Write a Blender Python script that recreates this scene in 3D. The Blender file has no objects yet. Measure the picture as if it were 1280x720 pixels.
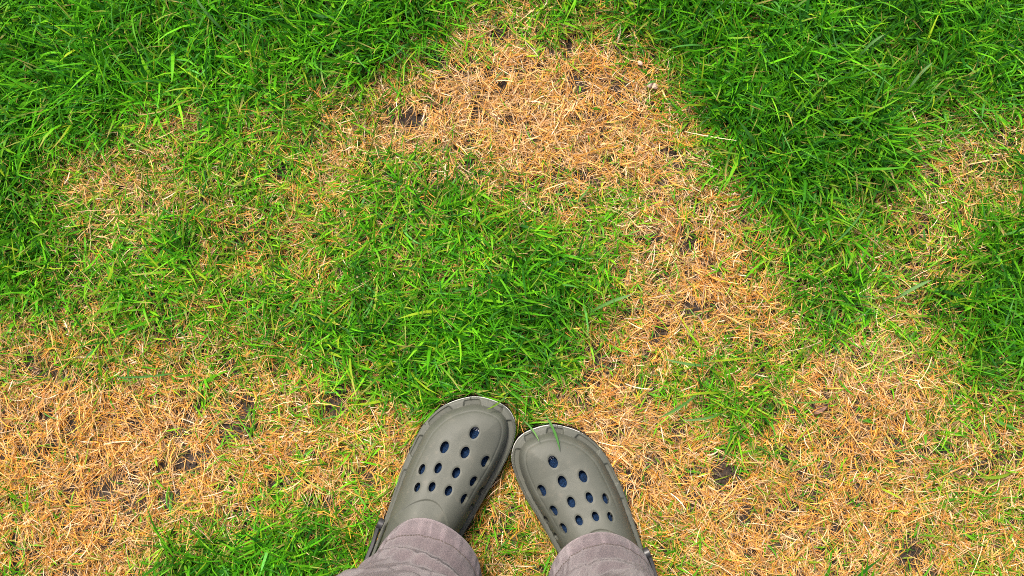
import bpy, bmesh, math, random
import numpy as np
from mathutils import Vector, Matrix

random.seed(7)
RNG = np.random.default_rng(11)
SC = bpy.context.scene
COL = SC.collection
R = math.radians

# ------------------------------------------------------------------ camera
CAM_H, CAM_TILT = 1.25, R(4.0)
cam_data = bpy.data.cameras.new('camera')
cam_data.sensor_width = 36.0
cam_data.lens = 35.0
cam_data.clip_start = 0.02
cam_data.clip_end = 600.0
cam = bpy.data.objects.new('camera', cam_data)
COL.objects.link(cam)
cam.location = (0, 0, CAM_H)
cam.rotation_euler = (CAM_TILT, 0, 0)
SC.camera = cam

# ------------------------------------------------------------------ light
SUN_EL, SUN_AZ = R(58), R(-28)          # azimuth from +Y (front of the walker), negative = to the left
world = bpy.data.worlds.new('World')
SC.world = world
world.use_nodes = True
wn = world.node_tree
for n in list(wn.nodes):
    wn.nodes.remove(n)
sky = wn.nodes.new('ShaderNodeTexSky')
sky.sky_type = 'NISHITA'
sky.sun_disc = False
sky.sun_elevation = SUN_EL
sky.sun_rotation = SUN_AZ
sky.air_density = 1.0
sky.dust_density = 6.0
sky.ozone_density = 0.6
bg = wn.nodes.new('ShaderNodeBackground')
bg.inputs['Strength'].default_value = 0.10
wo = wn.nodes.new('ShaderNodeOutputWorld')
wn.links.new(sky.outputs[0], bg.inputs[0])
wn.links.new(bg.outputs[0], wo.inputs[0])
sun_data = bpy.data.lights.new('sun', 'SUN')
sun_data.energy = 2.3
sun_data.angle = R(12)
sun_data.color = (1.0, 0.95, 0.87)
sun = bpy.data.objects.new('sun', sun_data)
COL.objects.link(sun)
sd = Vector((math.sin(SUN_AZ) * math.cos(SUN_EL), math.cos(SUN_AZ) * math.cos(SUN_EL), math.sin(SUN_EL)))
sun.rotation_euler = sd.to_track_quat('Z', 'Y').to_euler()
sun.location = sd * 5

vs = SC.view_settings
vs.view_transform = 'Standard'
vs.look = 'None'
vs.exposure = 1.30
vs.gamma = 1.0
vs.use_curve_mapping = False
SC.render.engine = 'CYCLES'
SC.cycles.max_bounces = 8
SC.cycles.filter_width = 1.0
SC.cycles.use_denoising = False
SC.cycles.denoising_input_passes = 'RGB_ALBEDO_NORMAL'

# ------------------------------------------------------------------ helpers
def tag(o, label=None, cat=None, group=None, kind=None):
    if label: o['label'] = label
    if cat: o['category'] = cat
    if group: o['group'] = group
    if kind: o['kind'] = kind
    return o

def link(name, mesh, mat, parent=None):
    o = bpy.data.objects.new(name, mesh)
    COL.objects.link(o)
    if mat is not None:
        mesh.materials.append(mat)
    if parent is not None:
        o.parent = parent
    return o

def empty(name, loc, rz=0.0):
    o = bpy.data.objects.new(name, None)
    COL.objects.link(o)
    o.location = loc
    o.rotation_euler = (0, 0, rz)
    o.empty_display_size = 0.05
    return o

def np_mesh(name, verts, quads, cols=None):
    """verts (V,3), quads (F,4) -> mesh, optional per-point colour 'tint'"""
    me = bpy.data.meshes.new(name)
    verts = np.ascontiguousarray(verts, dtype=np.float32)
    quads = np.ascontiguousarray(quads, dtype=np.int32)
    me.vertices.add(len(verts))
    me.vertices.foreach_set('co', verts.ravel())
    me.loops.add(quads.size)
    me.loops.foreach_set('vertex_index', quads.ravel())
    me.polygons.add(len(quads))
    me.polygons.foreach_set('loop_start', np.arange(0, quads.size, quads.shape[1], dtype=np.int32))
    if cols is not None:
        a = me.color_attributes.new('tint', 'FLOAT_COLOR', 'POINT')
        c4 = np.ones((len(verts), 4), dtype=np.float32)
        c4[:, :3] = cols
        a.data.foreach_set('color', c4.ravel())
    me.update()
    me.validate()
    return me

def smooth(a, b, x):
    t = np.clip((np.asarray(x, dtype=float) - a) / (b - a), 0, 1)
    return t * t * (3 - 2 * t)

_NT = np.random.default_rng(5).random((256, 256))
def vnoise(x, y):
    xi = np.floor(x).astype(int); yi = np.floor(y).astype(int)
    fx = x - xi; fy = y - yi
    fx = fx * fx * (3 - 2 * fx); fy = fy * fy * (3 - 2 * fy)
    g = lambda i, j: _NT[i % 256, j % 256]
    return (g(xi, yi) * (1 - fx) * (1 - fy) + g(xi + 1, yi) * fx * (1 - fy)
            + g(xi, yi + 1) * (1 - fx) * fy + g(xi + 1, yi + 1) * fx * fy)
def fbm(x, y, s, o=3):
    v = 0; a = 0.5; t = 0
    for k in range(o):
        v = v + a * vnoise(x * s + 17.3 * k, y * s + 9.1 * k); t += a
        a *= 0.5; s *= 2.1
    return v / t

def mat_new(name):
    m = bpy.data.materials.new(name)
    m.use_nodes = True
    nt = m.node_tree
    for n in list(nt.nodes):
        nt.nodes.remove(n)
    return m, nt, nt.nodes.new('ShaderNodeOutputMaterial')

# ------------------------------------------------------------------ materials
def mat_blade(name, transl, rough, spec):
    m, nt, out = mat_new(name)
    at = nt.nodes.new('ShaderNodeAttribute'); at.attribute_name = 'tint'
    b = nt.nodes.new('ShaderNodeBsdfPrincipled')
    b.inputs['Roughness'].default_value = rough
    b.inputs['Specular IOR Level'].default_value = spec
    nt.links.new(at.outputs['Color'], b.inputs['Base Color'])
    tr = nt.nodes.new('ShaderNodeBsdfTranslucent')
    nt.links.new(at.outputs['Color'], tr.inputs['Color'])
    mx = nt.nodes.new('ShaderNodeMixShader'); mx.inputs[0].default_value = transl
    nt.links.new(b.outputs[0], mx.inputs[1]); nt.links.new(tr.outputs[0], mx.inputs[2])
    nt.links.new(mx.outputs[0], out.inputs[0])
    return m
M_GREEN = mat_blade('living grass', 0.42, 0.5, 0.14)
M_STRAW = mat_blade('dead straw', 0.22, 0.55, 0.25)

def mat_ground():
    m, nt, out = mat_new('soil and far turf')
    geo = nt.nodes.new('ShaderNodeNewGeometry')
    n1 = nt.nodes.new('ShaderNodeTexNoise'); n1.inputs['Scale'].default_value = 60; n1.inputs['Detail'].default_value = 6
    nt.links.new(geo.outputs['Position'], n1.inputs['Vector'])
    r1 = nt.nodes.new('ShaderNodeValToRGB')
    r1.color_ramp.elements[0].position = 0.3; r1.color_ramp.elements[0].color = (0.014, 0.0095, 0.0068, 1)
    r1.color_ramp.elements[1].position = 0.75; r1.color_ramp.elements[1].color = (0.058, 0.039, 0.027, 1)
    nt.links.new(n1.outputs['Fac'], r1.inputs['Fac'])
    n2 = nt.nodes.new('ShaderNodeTexNoise'); n2.inputs['Scale'].default_value = 1.3; n2.inputs['Detail'].default_value = 8
    nt.links.new(geo.outputs['Position'], n2.inputs['Vector'])
    r2 = nt.nodes.new('ShaderNodeValToRGB')
    r2.color_ramp.elements[0].position = 0.35; r2.color_ramp.elements[0].color = (0.028, 0.085, 0.010, 1)
    r2.color_ramp.elements[1].position = 0.7; r2.color_ramp.elements[1].color = (0.16, 0.13, 0.045, 1)
    nt.links.new(n2.outputs['Fac'], r2.inputs['Fac'])
    ln = nt.nodes.new('ShaderNodeVectorMath'); ln.operation = 'LENGTH'
    nt.links.new(geo.outputs['Position'], ln.inputs[0])
    mr = nt.nodes.new('ShaderNodeMapRange'); mr.inputs[1].default_value = 2.2; mr.inputs[2].default_value = 3.2
    nt.links.new(ln.outputs['Value'], mr.inputs[0])
    mx = nt.nodes.new('ShaderNodeMix'); mx.data_type = 'RGBA'
    nt.links.new(mr.outputs[0], mx.inputs[0])
    nt.links.new(r1.outputs[0], mx.inputs[6]); nt.links.new(r2.outputs[0], mx.inputs[7])
    b = nt.nodes.new('ShaderNodeBsdfPrincipled'); b.inputs['Roughness'].default_value = 0.95
    nt.links.new(mx.outputs[2], b.inputs['Base Color'])
    n3 = nt.nodes.new('ShaderNodeTexNoise'); n3.inputs['Scale'].default_value = 260; n3.inputs['Detail'].default_value = 5
    nt.links.new(geo.outputs['Position'], n3.inputs['Vector'])
    bp = nt.nodes.new('ShaderNodeBump'); bp.inputs['Strength'].default_value = 0.9; bp.inputs['Distance'].default_value = 0.004
    nt.links.new(n3.outputs['Fac'], bp.inputs['Height']); nt.links.new(bp.outputs[0], b.inputs['Normal'])
    nt.links.new(b.outputs[0], out.inputs[0])
    return m
M_SOIL = mat_ground()

def mat_plain(name, col, rough, spec=0.5, nscale=0, namt=0.0, bscale=0, bstr=0.0, bdist=0.001, attr=None):
    m, nt, out = mat_new(name)
    b = nt.nodes.new('ShaderNodeBsdfPrincipled')
    b.inputs['Roughness'].default_value = rough
    b.inputs['Specular IOR Level'].default_value = spec
    tc = nt.nodes.new('ShaderNodeTexCoord')
    src = None
    if nscale:
        n = nt.nodes.new('ShaderNodeTexNoise'); n.inputs['Scale'].default_value = nscale; n.inputs['Detail'].default_value = 6
        nt.links.new(tc.outputs['Object'], n.inputs['Vector'])
        rp = nt.nodes.new('ShaderNodeValToRGB')
        e = rp.color_ramp.elements
        e[0].position = 0.3; e[0].color = tuple(c * (1 - namt) for c in col) + (1,)
        e[1].position = 0.7; e[1].color = tuple(min(1, c * (1 + namt)) for c in col) + (1,)
        nt.links.new(n.outputs['Fac'], rp.inputs['Fac'])
        src = rp.outputs[0]
        mr = nt.nodes.new('ShaderNodeMapRange')
        mr.inputs[3].default_value = max(0, rough - 0.08); mr.inputs[4].default_value = rough + 0.08
        nt.links.new(n.outputs['Fac'], mr.inputs[0]); nt.links.new(mr.outputs[0], b.inputs['Roughness'])
    else:
        b.inputs['Base Color'].default_value = tuple(col) + (1,)
    if attr:
        at = nt.nodes.new('ShaderNodeAttribute'); at.attribute_name = attr
        mu = nt.nodes.new('ShaderNodeMix'); mu.data_type = 'RGBA'; mu.blend_type = 'MULTIPLY'; mu.inputs[0].default_value = 1
        if src is None:
            mu.inputs[6].default_value = tuple(col) + (1,)
        else:
            nt.links.new(src, mu.inputs[6])
        nt.links.new(at.outputs['Color'], mu.inputs[7]); src = mu.outputs[2]
    if src is not None:
        nt.links.new(src, b.inputs['Base Color'])
    if bscale:
        n = nt.nodes.new('ShaderNodeTexNoise'); n.inputs['Scale'].default_value = bscale; n.inputs['Detail'].default_value = 4
        nt.links.new(tc.outputs['Object'], n.inputs['Vector'])
        bp = nt.nodes.new('ShaderNodeBump'); bp.inputs['Strength'].default_value = bstr; bp.inputs['Distance'].default_value = bdist
        nt.links.new(n.outputs['Fac'], bp.inputs['Height']); nt.links.new(bp.outputs[0], b.inputs['Normal'])
    nt.links.new(b.outputs[0], out.inputs[0])
    return m
def mat_foam():
    m, nt, out = mat_new('olive grey foam')
    b = nt.nodes.new('ShaderNodeBsdfPrincipled'); b.inputs['Specular IOR Level'].default_value = .4
    tc = nt.nodes.new('ShaderNodeTexCoord')
    def noise(sc, det, rough=.55, stretch=None):
        n = nt.nodes.new('ShaderNodeTexNoise'); n.inputs['Scale'].default_value = sc; n.inputs['Detail'].default_value = det
        n.inputs['Roughness'].default_value = rough
        if stretch:
            mp = nt.nodes.new('ShaderNodeMapping'); mp.inputs['Scale'].default_value = stretch; mp.inputs['Rotation'].default_value = (0, 0, .5)
            nt.links.new(tc.outputs['Object'], mp.inputs[0]); nt.links.new(mp.outputs[0], n.inputs['Vector'])
        else:
            nt.links.new(tc.outputs['Object'], n.inputs['Vector'])
        return n.outputs['Fac']
    def ramp(src, p0, c0, p1, c1):
        r = nt.nodes.new('ShaderNodeValToRGB'); e = r.color_ramp.elements
        e[0].position = p0; e[0].color = c0; e[1].position = p1; e[1].color = c1
        nt.links.new(src, r.inputs['Fac']); return r.outputs[0]
    base = ramp(noise(28, 8, .65), .32, (.060, .063, .050, 1), .70, (.075, .078, .062, 1))
    dust = ramp(noise(55, 10, .72), .56, (0, 0, 0, 1), .74, (.55, .55, .55, 1))
    scuff = ramp(noise(26, 9, .75, (9, 1, 3)), .62, (0, 0, 0, 1), .74, (.25, .25, .25, 1))
    def mix(f, a, c):
        x = nt.nodes.new('ShaderNodeMix'); x.data_type = 'RGBA'
        nt.links.new(f, x.inputs[0]); nt.links.new(a, x.inputs[6]); x.inputs[7].default_value = c
        return x.outputs[2]
    c = mix(dust, base, (.125, .112, .088, 1))
    c = mix(scuff, c, (.12, .115, .10, 1))
    nt.links.new(c, b.inputs['Base Color'])
    rg_ = nt.nodes.new('ShaderNodeMapRange'); rg_.inputs[3].default_value = .54; rg_.inputs[4].default_value = .72
    nt.links.new(noise(40, 8, .6), rg_.inputs[0]); nt.links.new(rg_.outputs[0], b.inputs['Roughness'])
    bp = nt.nodes.new('ShaderNodeBump'); bp.inputs['Strength'].default_value = .18; bp.inputs['Distance'].default_value = .0006
    nt.links.new(noise(900, 4), bp.inputs['Height']); nt.links.new(bp.outputs[0], b.inputs['Normal'])
    nt.links.new(b.outputs[0], out.inputs[0])
    return m
M_FOAM = mat_foam()
M_RIM_SHINE = mat_plain('painted rim highlight', (0.48, 0.48, 0.46), 0.5, 0.5, 60, 0.1)  # pale colour paints the bright sky reflection along the toe rim
M_DARK = mat_plain('charcoal strap rubber', (0.020, 0.020, 0.021), 0.42, 0.5, 50, 0.15)
M_SOCK = mat_plain('navy knit', (0.006, 0.019, 0.052), 0.95, 0.15, 520, 0.7, 1100, 1.0, 0.0016)
M_SEAM = mat_plain('pale sock thread', (0.45, 0.47, 0.52), 0.9, 0.2)
M_SKIN = mat_plain('skin', (0.50, 0.30, 0.22), 0.55, 0.4)
M_PEBBLE = mat_plain('pinkish pebble', (0.40, 0.28, 0.21), 0.8, 0.3, 300, 0.25)
M_LEAF = mat_plain('withered leaf', (0.15, 0.08, 0.052), 0.7, 0.3, 200, 0.4)
M_CRUMB = mat_plain('soil crumb', (0.042, 0.029, 0.020), 0.95, 0.2, 300, 0.4)

def mat_twill():
    m, nt, out = mat_new('faded mauve twill')
    b = nt.nodes.new('ShaderNodeBsdfPrincipled')
    b.inputs['Roughness'].default_value = 0.92
    b.inputs['Specular IOR Level'].default_value = 0.15
    b.inputs['Sheen Weight'].default_value = 0.15
    uv = nt.nodes.new('ShaderNodeUVMap'); uv.uv_map = 'cloth'
    at = nt.nodes.new('ShaderNodeAttribute'); at.attribute_name = 'tint'
    n = nt.nodes.new('ShaderNodeTexNoise'); n.inputs['Scale'].default_value = 45; n.inputs['Detail'].default_value = 8
    nt.links.new(uv.outputs[0], n.inputs['Vector'])
    rp = nt.nodes.new('ShaderNodeValToRGB'); e = rp.color_ramp.elements
    e[0].position = 0.3; e[0].color = (0.106, 0.084, 0.089, 1)
    e[1].position = 0.72; e[1].color = (0.146, 0.117, 0.121, 1)
    nt.links.new(n.outputs['Fac'], rp.inputs['Fac'])
    w = nt.nodes.new('ShaderNodeTexWave'); w.wave_type = 'BANDS'; w.bands_direction = 'DIAGONAL'
    w.inputs['Scale'].default_value = 720; w.inputs['Distortion'].default_value = .6; w.inputs['Detail'].default_value = 2
    nt.links.new(uv.outputs[0], w.inputs['Vector'])
    n2 = nt.nodes.new('ShaderNodeTexNoise'); n2.inputs['Scale'].default_value = 560; n2.inputs['Detail'].default_value = 3
    nt.links.new(uv.outputs[0], n2.inputs['Vector'])
    ad = nt.nodes.new('ShaderNodeMath'); ad.operation = 'ADD'
    nt.links.new(w.outputs['Fac'], ad.inputs[0]); nt.links.new(n2.outputs['Fac'], ad.inputs[1])
    mr = nt.nodes.new('ShaderNodeMapRange'); mr.inputs[1].default_value = 0.2; mr.inputs[2].default_value = 1.8
    mr.inputs[3].default_value = 0.76; mr.inputs[4].default_value = 1.24
    nt.links.new(ad.outputs[0], mr.inputs[0])
    m1 = nt.nodes.new('ShaderNodeMix'); m1.data_type = 'RGBA'; m1.blend_type = 'MULTIPLY'; m1.inputs[0].default_value = 1
    nt.links.new(rp.outputs[0], m1.inputs[6]); nt.links.new(at.outputs['Color'], m1.inputs[7])
    m2 = nt.nodes.new('ShaderNodeVectorMath'); m2.operation = 'SCALE'
    nt.links.new(m1.outputs[2], m2.inputs[0]); nt.links.new(mr.outputs[0], m2.inputs['Scale'])
    nt.links.new(m2.outputs[0], b.inputs['Base Color'])
    bp = nt.nodes.new('ShaderNodeBump'); bp.inputs['Strength'].default_value = 0.6; bp.inputs['Distance'].default_value = 0.0010
    nt.links.new(ad.outputs[0], bp.inputs['Height']); nt.links.new(bp.outputs[0], b.inputs['Normal'])
    nt.links.new(b.outputs[0], out.inputs[0])
    return m
M_TWILL = mat_twill()
M_THREAD = mat_plain('grey brown thread', (0.080, 0.066, 0.058), 0.9, 0.2)

# ------------------------------------------------------------------ ground sheet
# condition of the turf on a lattice over the lawn: 9 lush ... 0 dead straw.
# Rows run from the far edge towards the walker, 40 map units apart.
TURF = [
 [9,9,9,9,9,9,9,9,9,9,9,9,9,7,5,4,4,5,5,5,7,9,9,9,9,9,9,9,9,9,9,9],
 [9,9,9,9,9,9,9,7,7,8,9,9,8,2,1,1,1,1,1,2,4,8,9,9,9,9,8,7,9,9,9,9],
 [9,9,9,9,9,8,8,7,7,6,6,6,3,1,0,0,0,0,0,0,1,6,9,9,9,9,9,8,7,7,8,8],
 [8,8,7,8,5,4,7,6,6,5,4,2,1,0,0,0,0,0,0,0,1,4,8,9,9,9,9,8,6,5,5,5],
 [8,6,6,6,5,5,7,6,6,5,3,2,1,0,0,0,0,1,1,2,1,3,7,9,9,9,9,8,5,4,4,4],
 [8,5,4,4,4,5,7,7,7,5,4,4,5,5,5,3,1,1,2,1,1,2,5,8,9,9,8,7,5,2,3,4],
 [7,6,4,4,5,6,6,6,6,5,5,6,7,7,7,6,5,4,5,5,1,1,2,4,6,7,6,6,4,2,4,5],
 [7,6,5,4,6,7,6,5,6,6,6,7,7,7,7,7,7,6,5,6,2,1,2,4,6,6,6,6,4,3,5,7],
 [7,6,6,6,6,6,5,5,6,5,6,7,7,6,6,7,8,7,6,5,2,1,1,2,6,6,7,6,4,5,7,8],
 [6,5,4,5,6,5,5,4,5,5,6,7,7,7,8,9,9,8,7,4,1,0,0,1,5,7,7,6,5,7,8,9],
 [4,4,4,5,4,3,4,3,4,6,6,7,7,8,8,8,8,7,4,2,1,2,2,2,4,7,5,4,4,6,8,9],
 [2,2,3,3,3,2,4,4,3,4,6,7,7,7,8,8,7,5,2,1,2,5,6,5,5,3,2,3,3,4,7,7],
 [1,1,1,0,1,0,1,2,2,3,5,5,6,7,7,7,6,4,1,1,2,5,6,6,4,1,1,1,2,3,5,5],
 [0,0,0,0,0,1,1,2,2,3,4,4,4,5,6,6,5,2,1,0,1,2,5,6,3,1,0,1,2,3,3,3],
 [1,1,0,0,0,1,1,2,2,3,2,3,3,3,3,3,2,1,0,0,1,2,3,3,2,1,1,1,2,2,2,2],
 [2,1,0,0,0,1,2,3,3,3,3,4,4,3,2,2,2,3,1,0,0,1,1,1,1,1,1,1,2,2,3,3],
 [2,1,1,0,1,2,4,6,6,6,6,6,5,3,3,3,4,4,1,2,3,2,1,1,0,1,1,1,2,3,3,3],
 [2,1,0,1,3,7,8,8,8,7,7,6,6,4,4,3,4,3,3,5,5,4,1,0,1,1,2,1,1,2,4,4]]
TURF = np.array(TURF, dtype=float)
TURF[7:12, 0:9] = np.minimum(TURF[7:12, 0:9] + .8, 9)
TURF[6:9, 8:15] -= .5
TURF[9:11, 7:11] += 1
TURF[3:7, 1:5] += .4
TURF[5, 11:16] += 1.8
TURF[4, 9:15] += 1
TURF[3, 9:12] += 1
TURF[0, 13:21] += 1
TURF[3:8, 28:32] += .8
TURF[2:9, 20:23] += .2
TURF[4:9, 2:10] -= .6
TURF = np.clip(TURF, 0, 9)
# bare soil spots: map x, map y, radius
BARE = np.array([(350,203,15),(303,503,15),(233,582,15),(278,458,14),(195,411,8),(128,519,8),(300,533,12),(414,508,20),
 (423,483,11),(320,570,8),(345,444,9),(514,144,17),(542,75,11),(623,42,11),(592,144,10),(839,183,14),(707,53,8),
 (673,230,11),(704,237,8),(729,222,9),(875,256,9),(868,283,8),(870,305,9),(891,378,7),(829,414,9),(743,433,8),
 (740,470,9),(779,447,7),(895,474,11),(915,417,8),(887,503,9),(1074,447,9),(1093,412,12),(1027,480,8),(1146,695,14),
 (980,575,12),(1237,585,9),(1015,620,9),(905,597,14),(930,642,11),(1040,405,8),(800,300,6),(118,575,7),(62,560,6),
 (370,570,7),(100,690,7),(1255,300,7),(1165,285,7),(700,300,5),(560,260,9),(500,250,8)], dtype=float)
def to_map(x, y):
    """lawn metres -> map units (oblique lattice, widening away from the walker)"""
    c, s = math.cos(CAM_TILT), math.sin(CAM_TILT)
    dep = y * s + (CAM_H - 0.015) * c
    return 640 + 1244.4 * x / dep, 360 - 1244.4 * (y * c - (CAM_H - 0.015) * s) / dep
def from_map(mx, my, z=0.0):
    c, s = math.cos(CAM_TILT), math.sin(CAM_TILT)
    dx, dy = (mx - 640) / 1244.4, (360 - my) / 1244.4
    d = (dx, dy * c + s, dy * s - c)
    t = (z - CAM_H) / d[2]
    return d[0] * t, d[1] * t
def turf(x, y):
    mx, my = to_map(x, y)
    mx = mx + 34 * (fbm(x, y, 26, 4) - .5) * 2; my = my + 34 * (fbm(x + 7, y - 3, 26, 4) - .5) * 2
    u = np.clip(mx / 40 - 0.5, 0, 30.999); v = np.clip(my / 40 - 0.5, 0, 16.999)
    i = u.astype(int); j = v.astype(int); fu = u - i; fv = v - j
    g = (TURF[j, i] * (1 - fu) * (1 - fv) + TURF[j, i + 1] * fu * (1 - fv)
         + TURF[j + 1, i] * (1 - fu) * fv + TURF[j + 1, i + 1] * fu * fv) / 9.0
    # outside the mapped lawn the turf wanders between lush and patchy
    far = np.maximum(np.maximum(-mx, mx - 1280), np.maximum(-my, my - 720)) / 200
    far = np.clip(far, 0, 1)
    return g * (1 - far) + far * np.clip(1.9 * (fbm(x, y, 2.2) - .22), 0, 1)
def bare(x, y):
    mx, my = to_map(x, y)
    b = np.zeros(np.shape(x))
    w = 9 * (fbm(x, y, 75, 2) - .5) * 2
    for bx, by, br in BARE:
        d = np.hypot(mx - bx, my - by) + w
        b = np.maximum(b, 1 - smooth(br * 0.45, br * 1.3, d))
    return b
def gz(x, y):
    x = np.asarray(x, dtype=float); y = np.asarray(y, dtype=float)
    z = 0.016 * (fbm(x, y, 5.0) - .5) + 0.007 * (fbm(x + 3, y, 26.0) - .5) + .004 * (fbm(x, y + 5, 90.0, 2) - .5)
    k = smooth(0.18, 0.30, np.hypot(x / 1.15, y + 0.20))
    return z * k

def axis(a, b, step):
    core = np.arange(a, b + step * .5, step)
    out = [step * 1.5]
    while out[-1] < 320:
        out.append(out[-1] * 1.45)
    return np.concatenate([(a - np.array(out))[::-1], core, b + np.array(out)])
gxs, gys = axis(-1.0, 1.0, 0.008), axis(-0.65, 0.75, 0.008)
GX, GY = np.meshgrid(gxs, gys)
near = 1 - smooth(1.2, 3.0, np.hypot(GX, GY))
GZ = np.where(near > 0, gz(GX, GY) * near, 0) - 0.001
nx, ny = len(gxs), len(gys)
idx = np.arange(nx * ny).reshape(ny, nx)
q = np.stack([idx[:-1, :-1], idx[:-1, 1:], idx[1:, 1:], idx[1:, :-1]], -1).reshape(-1, 4)
ground = link('ground', np_mesh('ground', np.stack([GX, GY, GZ], -1).reshape(-1, 3), q), M_SOIL)
tag(ground, 'dark brown bare soil showing between the grass', 'ground', kind='structure')

# ------------------------------------------------------------------ clogs
# outline of the sole in mm: x towards the big toe, y towards the toe tip
OUT = [(-9,-1),(15,6),(38,4),(53,-9),(60,-30),(60.5,-62),(56,-98),(52,-135),(47,-175),(43,-215),(39,-250),(28,-280),
       (5,-294),(-18,-288),(-34,-268),(-41,-235),(-44,-190),(-48,-145),(-51,-108),(-50.5,-77),(-47.5,-51),(-34,-23)]
def catmull(P, k):
    P = np.array(P, dtype=float); n = len(P); o = []
    for i in range(n):
        a, b, c, d = P[i - 1], P[i], P[(i + 1) % n], P[(i + 2) % n]
        for t in np.arange(k) / k:
            o.append(.5 * ((2 * b) + (c - a) * t + (2 * a - 5 * b + 4 * c - d) * t * t + (3 * b - a - 3 * c + d) * t ** 3))
    return np.array(o)
POLY = catmull(OUT, 16)                        # clockwise seen from above
SEG_A, SEG_B = POLY, np.roll(POLY, -1, 0)
SEG_L = np.linalg.norm(SEG_B - SEG_A, axis=1)
ARC = np.concatenate([[0], np.cumsum(SEG_L)[:-1]])
PERIM = SEG_L.sum()
def sdf(p):
    """signed distance (inside +), nearest point, arc position; p (N,2) mm"""
    D = np.empty(len(p)); NP_ = np.empty((len(p), 2)); AR = np.empty(len(p))
    for s in range(0, len(p), 8000):
        c = p[s:s + 8000, None, :]
        ab = (SEG_B - SEG_A)[None]
        t = np.clip(((c - SEG_A[None]) * ab).sum(-1) / (ab ** 2).sum(-1), 0, 1)
        npt = SEG_A[None] + ab * t[..., None]
        d2 = ((c - npt) ** 2).sum(-1)
        k = d2.argmin(1); r = np.arange(len(k))
        D[s:s + 8000] = np.sqrt(d2[r, k]); NP_[s:s + 8000] = npt[r, k]; AR[s:s + 8000] = ARC[k] + t[r, k] * SEG_L[k]
    ins = np.zeros(len(p), bool)
    x, y = p[:, 0], p[:, 1]
    for (x1, y1), (x2, y2) in zip(SEG_A, SEG_B):
        c = (y1 > y) != (y2 > y)
        with np.errstate(divide='ignore', invalid='ignore'):
            xi = x1 + (y - y1) / (y2 - y1) * (x2 - x1)
        ins ^= c & (x < xi)
    return np.where(ins, D, -D), NP_, AR
HOLES = [(a_, b_, c_ * .88, d_ * .96) for a_, b_, c_, d_ in [(12.5,-36.0,6.2,7.8),(-13,-65.5,5.5,7.6),(11.8,-61.3,5.7,7.4),(38.5,-62,5.6,7.4),(-27,-99.5,4.0,6.6),(-9.8,-90.2,4.5,6.6),
         (11.8,-86.6,5.0,6.8),(35.1,-88.5,5.0,6.8),(-23.2,-119.7,3.6,5.8),(-7.4,-112.1,4.3,5.9),(12,-108.6,4.6,6.2),(32.9,-110.8,4.4,6.6),
         (47.6,-98,2.6,5.6),(44.8,-119.5,2.4,5.6)]]
OPEN = (1, -228, 33, 75)
LUGS = [(12,2),(-22,-14),(41,0),(-49,-58),(-51,-104)]
def spring(y):
    return 9.0 * smooth(-95, 12, y) ** 1.3
def dome(p, d, ar, detail=True):
    x, y = p[:, 0], p[:, 1]
    z0 = 24.0 + spring(y)
    hc = np.interp(y, [-300, -250, -200, -165, -140, -110, -80, -50, -20, 10], [23, 21, 41, 59, 53, 44, 37, 30, 25, 22])
    Rr = np.interp(y, [-300, -200, -150], [14, 26, 34])
    l0 = np.interp(y, [-300, -215, -165, -70, -20], [2.5, 3, 5.5, 7.0, 8.5])
    u = np.clip((d - l0) / Rr, 0, 1)
    prof = (1 - (1 - u) ** 2.35) ** (1 / 1.9)
    crown = 0.0040 * np.clip(np.abs(x - 4) - 4, 0, None) ** 2
    h = z0 + prof * (hc - crown * smooth(0, .8, u))
    h -= 1.6 * (1 - smooth(0, 1.6, d))                       # soft outer edge of the ledge
    if detail:
        gd = np.interp(y, [-190, -120, -60], [0, .7, 1.5])
        h -= gd * smooth(2.0, 3.0, d) * (1 - smooth(8.5, 12, d))
        h -= 0.8 * np.exp(-((d - 16) / 0.9) ** 2) * smooth(-128, -105, y)   # moulded line round the toe
        e = np.sqrt(((x - OPEN[0]) / OPEN[2]) ** 2 + ((y - OPEN[1]) / OPEN[3]) ** 2)
        h -= 1.3 * (1 - smooth(1.345, 1.375, e)) * smooth(-180, -165, y)       # step of the collar
        for lx, ly in LUGS:
            la = sdf(np.array([[lx, ly]], float))[2][0]
            da = np.abs((ar - la + PERIM / 2) % PERIM - PERIM / 2)
            m = (1 - smooth(9.5 - 0.35 * d, 12.2 - 0.35 * d, da)) * smooth(2.0, 2.8, d) * (1 - smooth(11.0, 11.6, d))
            h = np.where(m > 0, np.maximum(h, (z0 + 0.3 + .16 * d) * m + h * (1 - m)), h)
    return h
STEP = 0.75
ux = np.arange(-54, 64, STEP); uy = np.arange(-298, 10, STEP)
UX, UY = np.meshgrid(ux, uy)
P2 = np.stack([UX, UY], -1).reshape(-1, 2)
D0, N0, A0 = sdf(P2)
kill = D0 < 0
pos = P2.copy()
pos[kill] = N0[kill]
for hx, hy, ha, hb in HOLES + [OPEN]:
    e = np.sqrt(((P2[:, 0] - hx) / ha) ** 2 + ((P2[:, 1] - hy) / hb) ** 2)
    ins = e < 1
    kill |= ins
    c = np.array([hx, hy])
    pos[ins] = c + (P2[ins] - c) / np.maximum(e[ins], 1e-6)[:, None]
D1, _, A1 = sdf(pos)
HZ = dome(pos, np.maximum(D1 * (~(D0 < 0)), 0), A1)
for hx, hy, ha, hb in HOLES:                                 # softened lips round the vents
    e = np.sqrt(((pos[:, 0] - hx) / ha) ** 2 + ((pos[:, 1] - hy) / hb) ** 2)
    HZ -= 0.7 * np.exp(-np.clip((e - 1) * ha, 0, None) ** 2 / 0.8)
ii = np.arange(len(P2)).reshape(UX.shape)
fq = np.stack([ii[:-1, :-1], ii[:-1, 1:], ii[1:, 1:], ii[1:, :-1]], -1).reshape(-1, 4)
fq = fq[~kill[fq].all(1)]
used = np.zeros(len(P2), bool); used[fq.ravel()] = True
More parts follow.
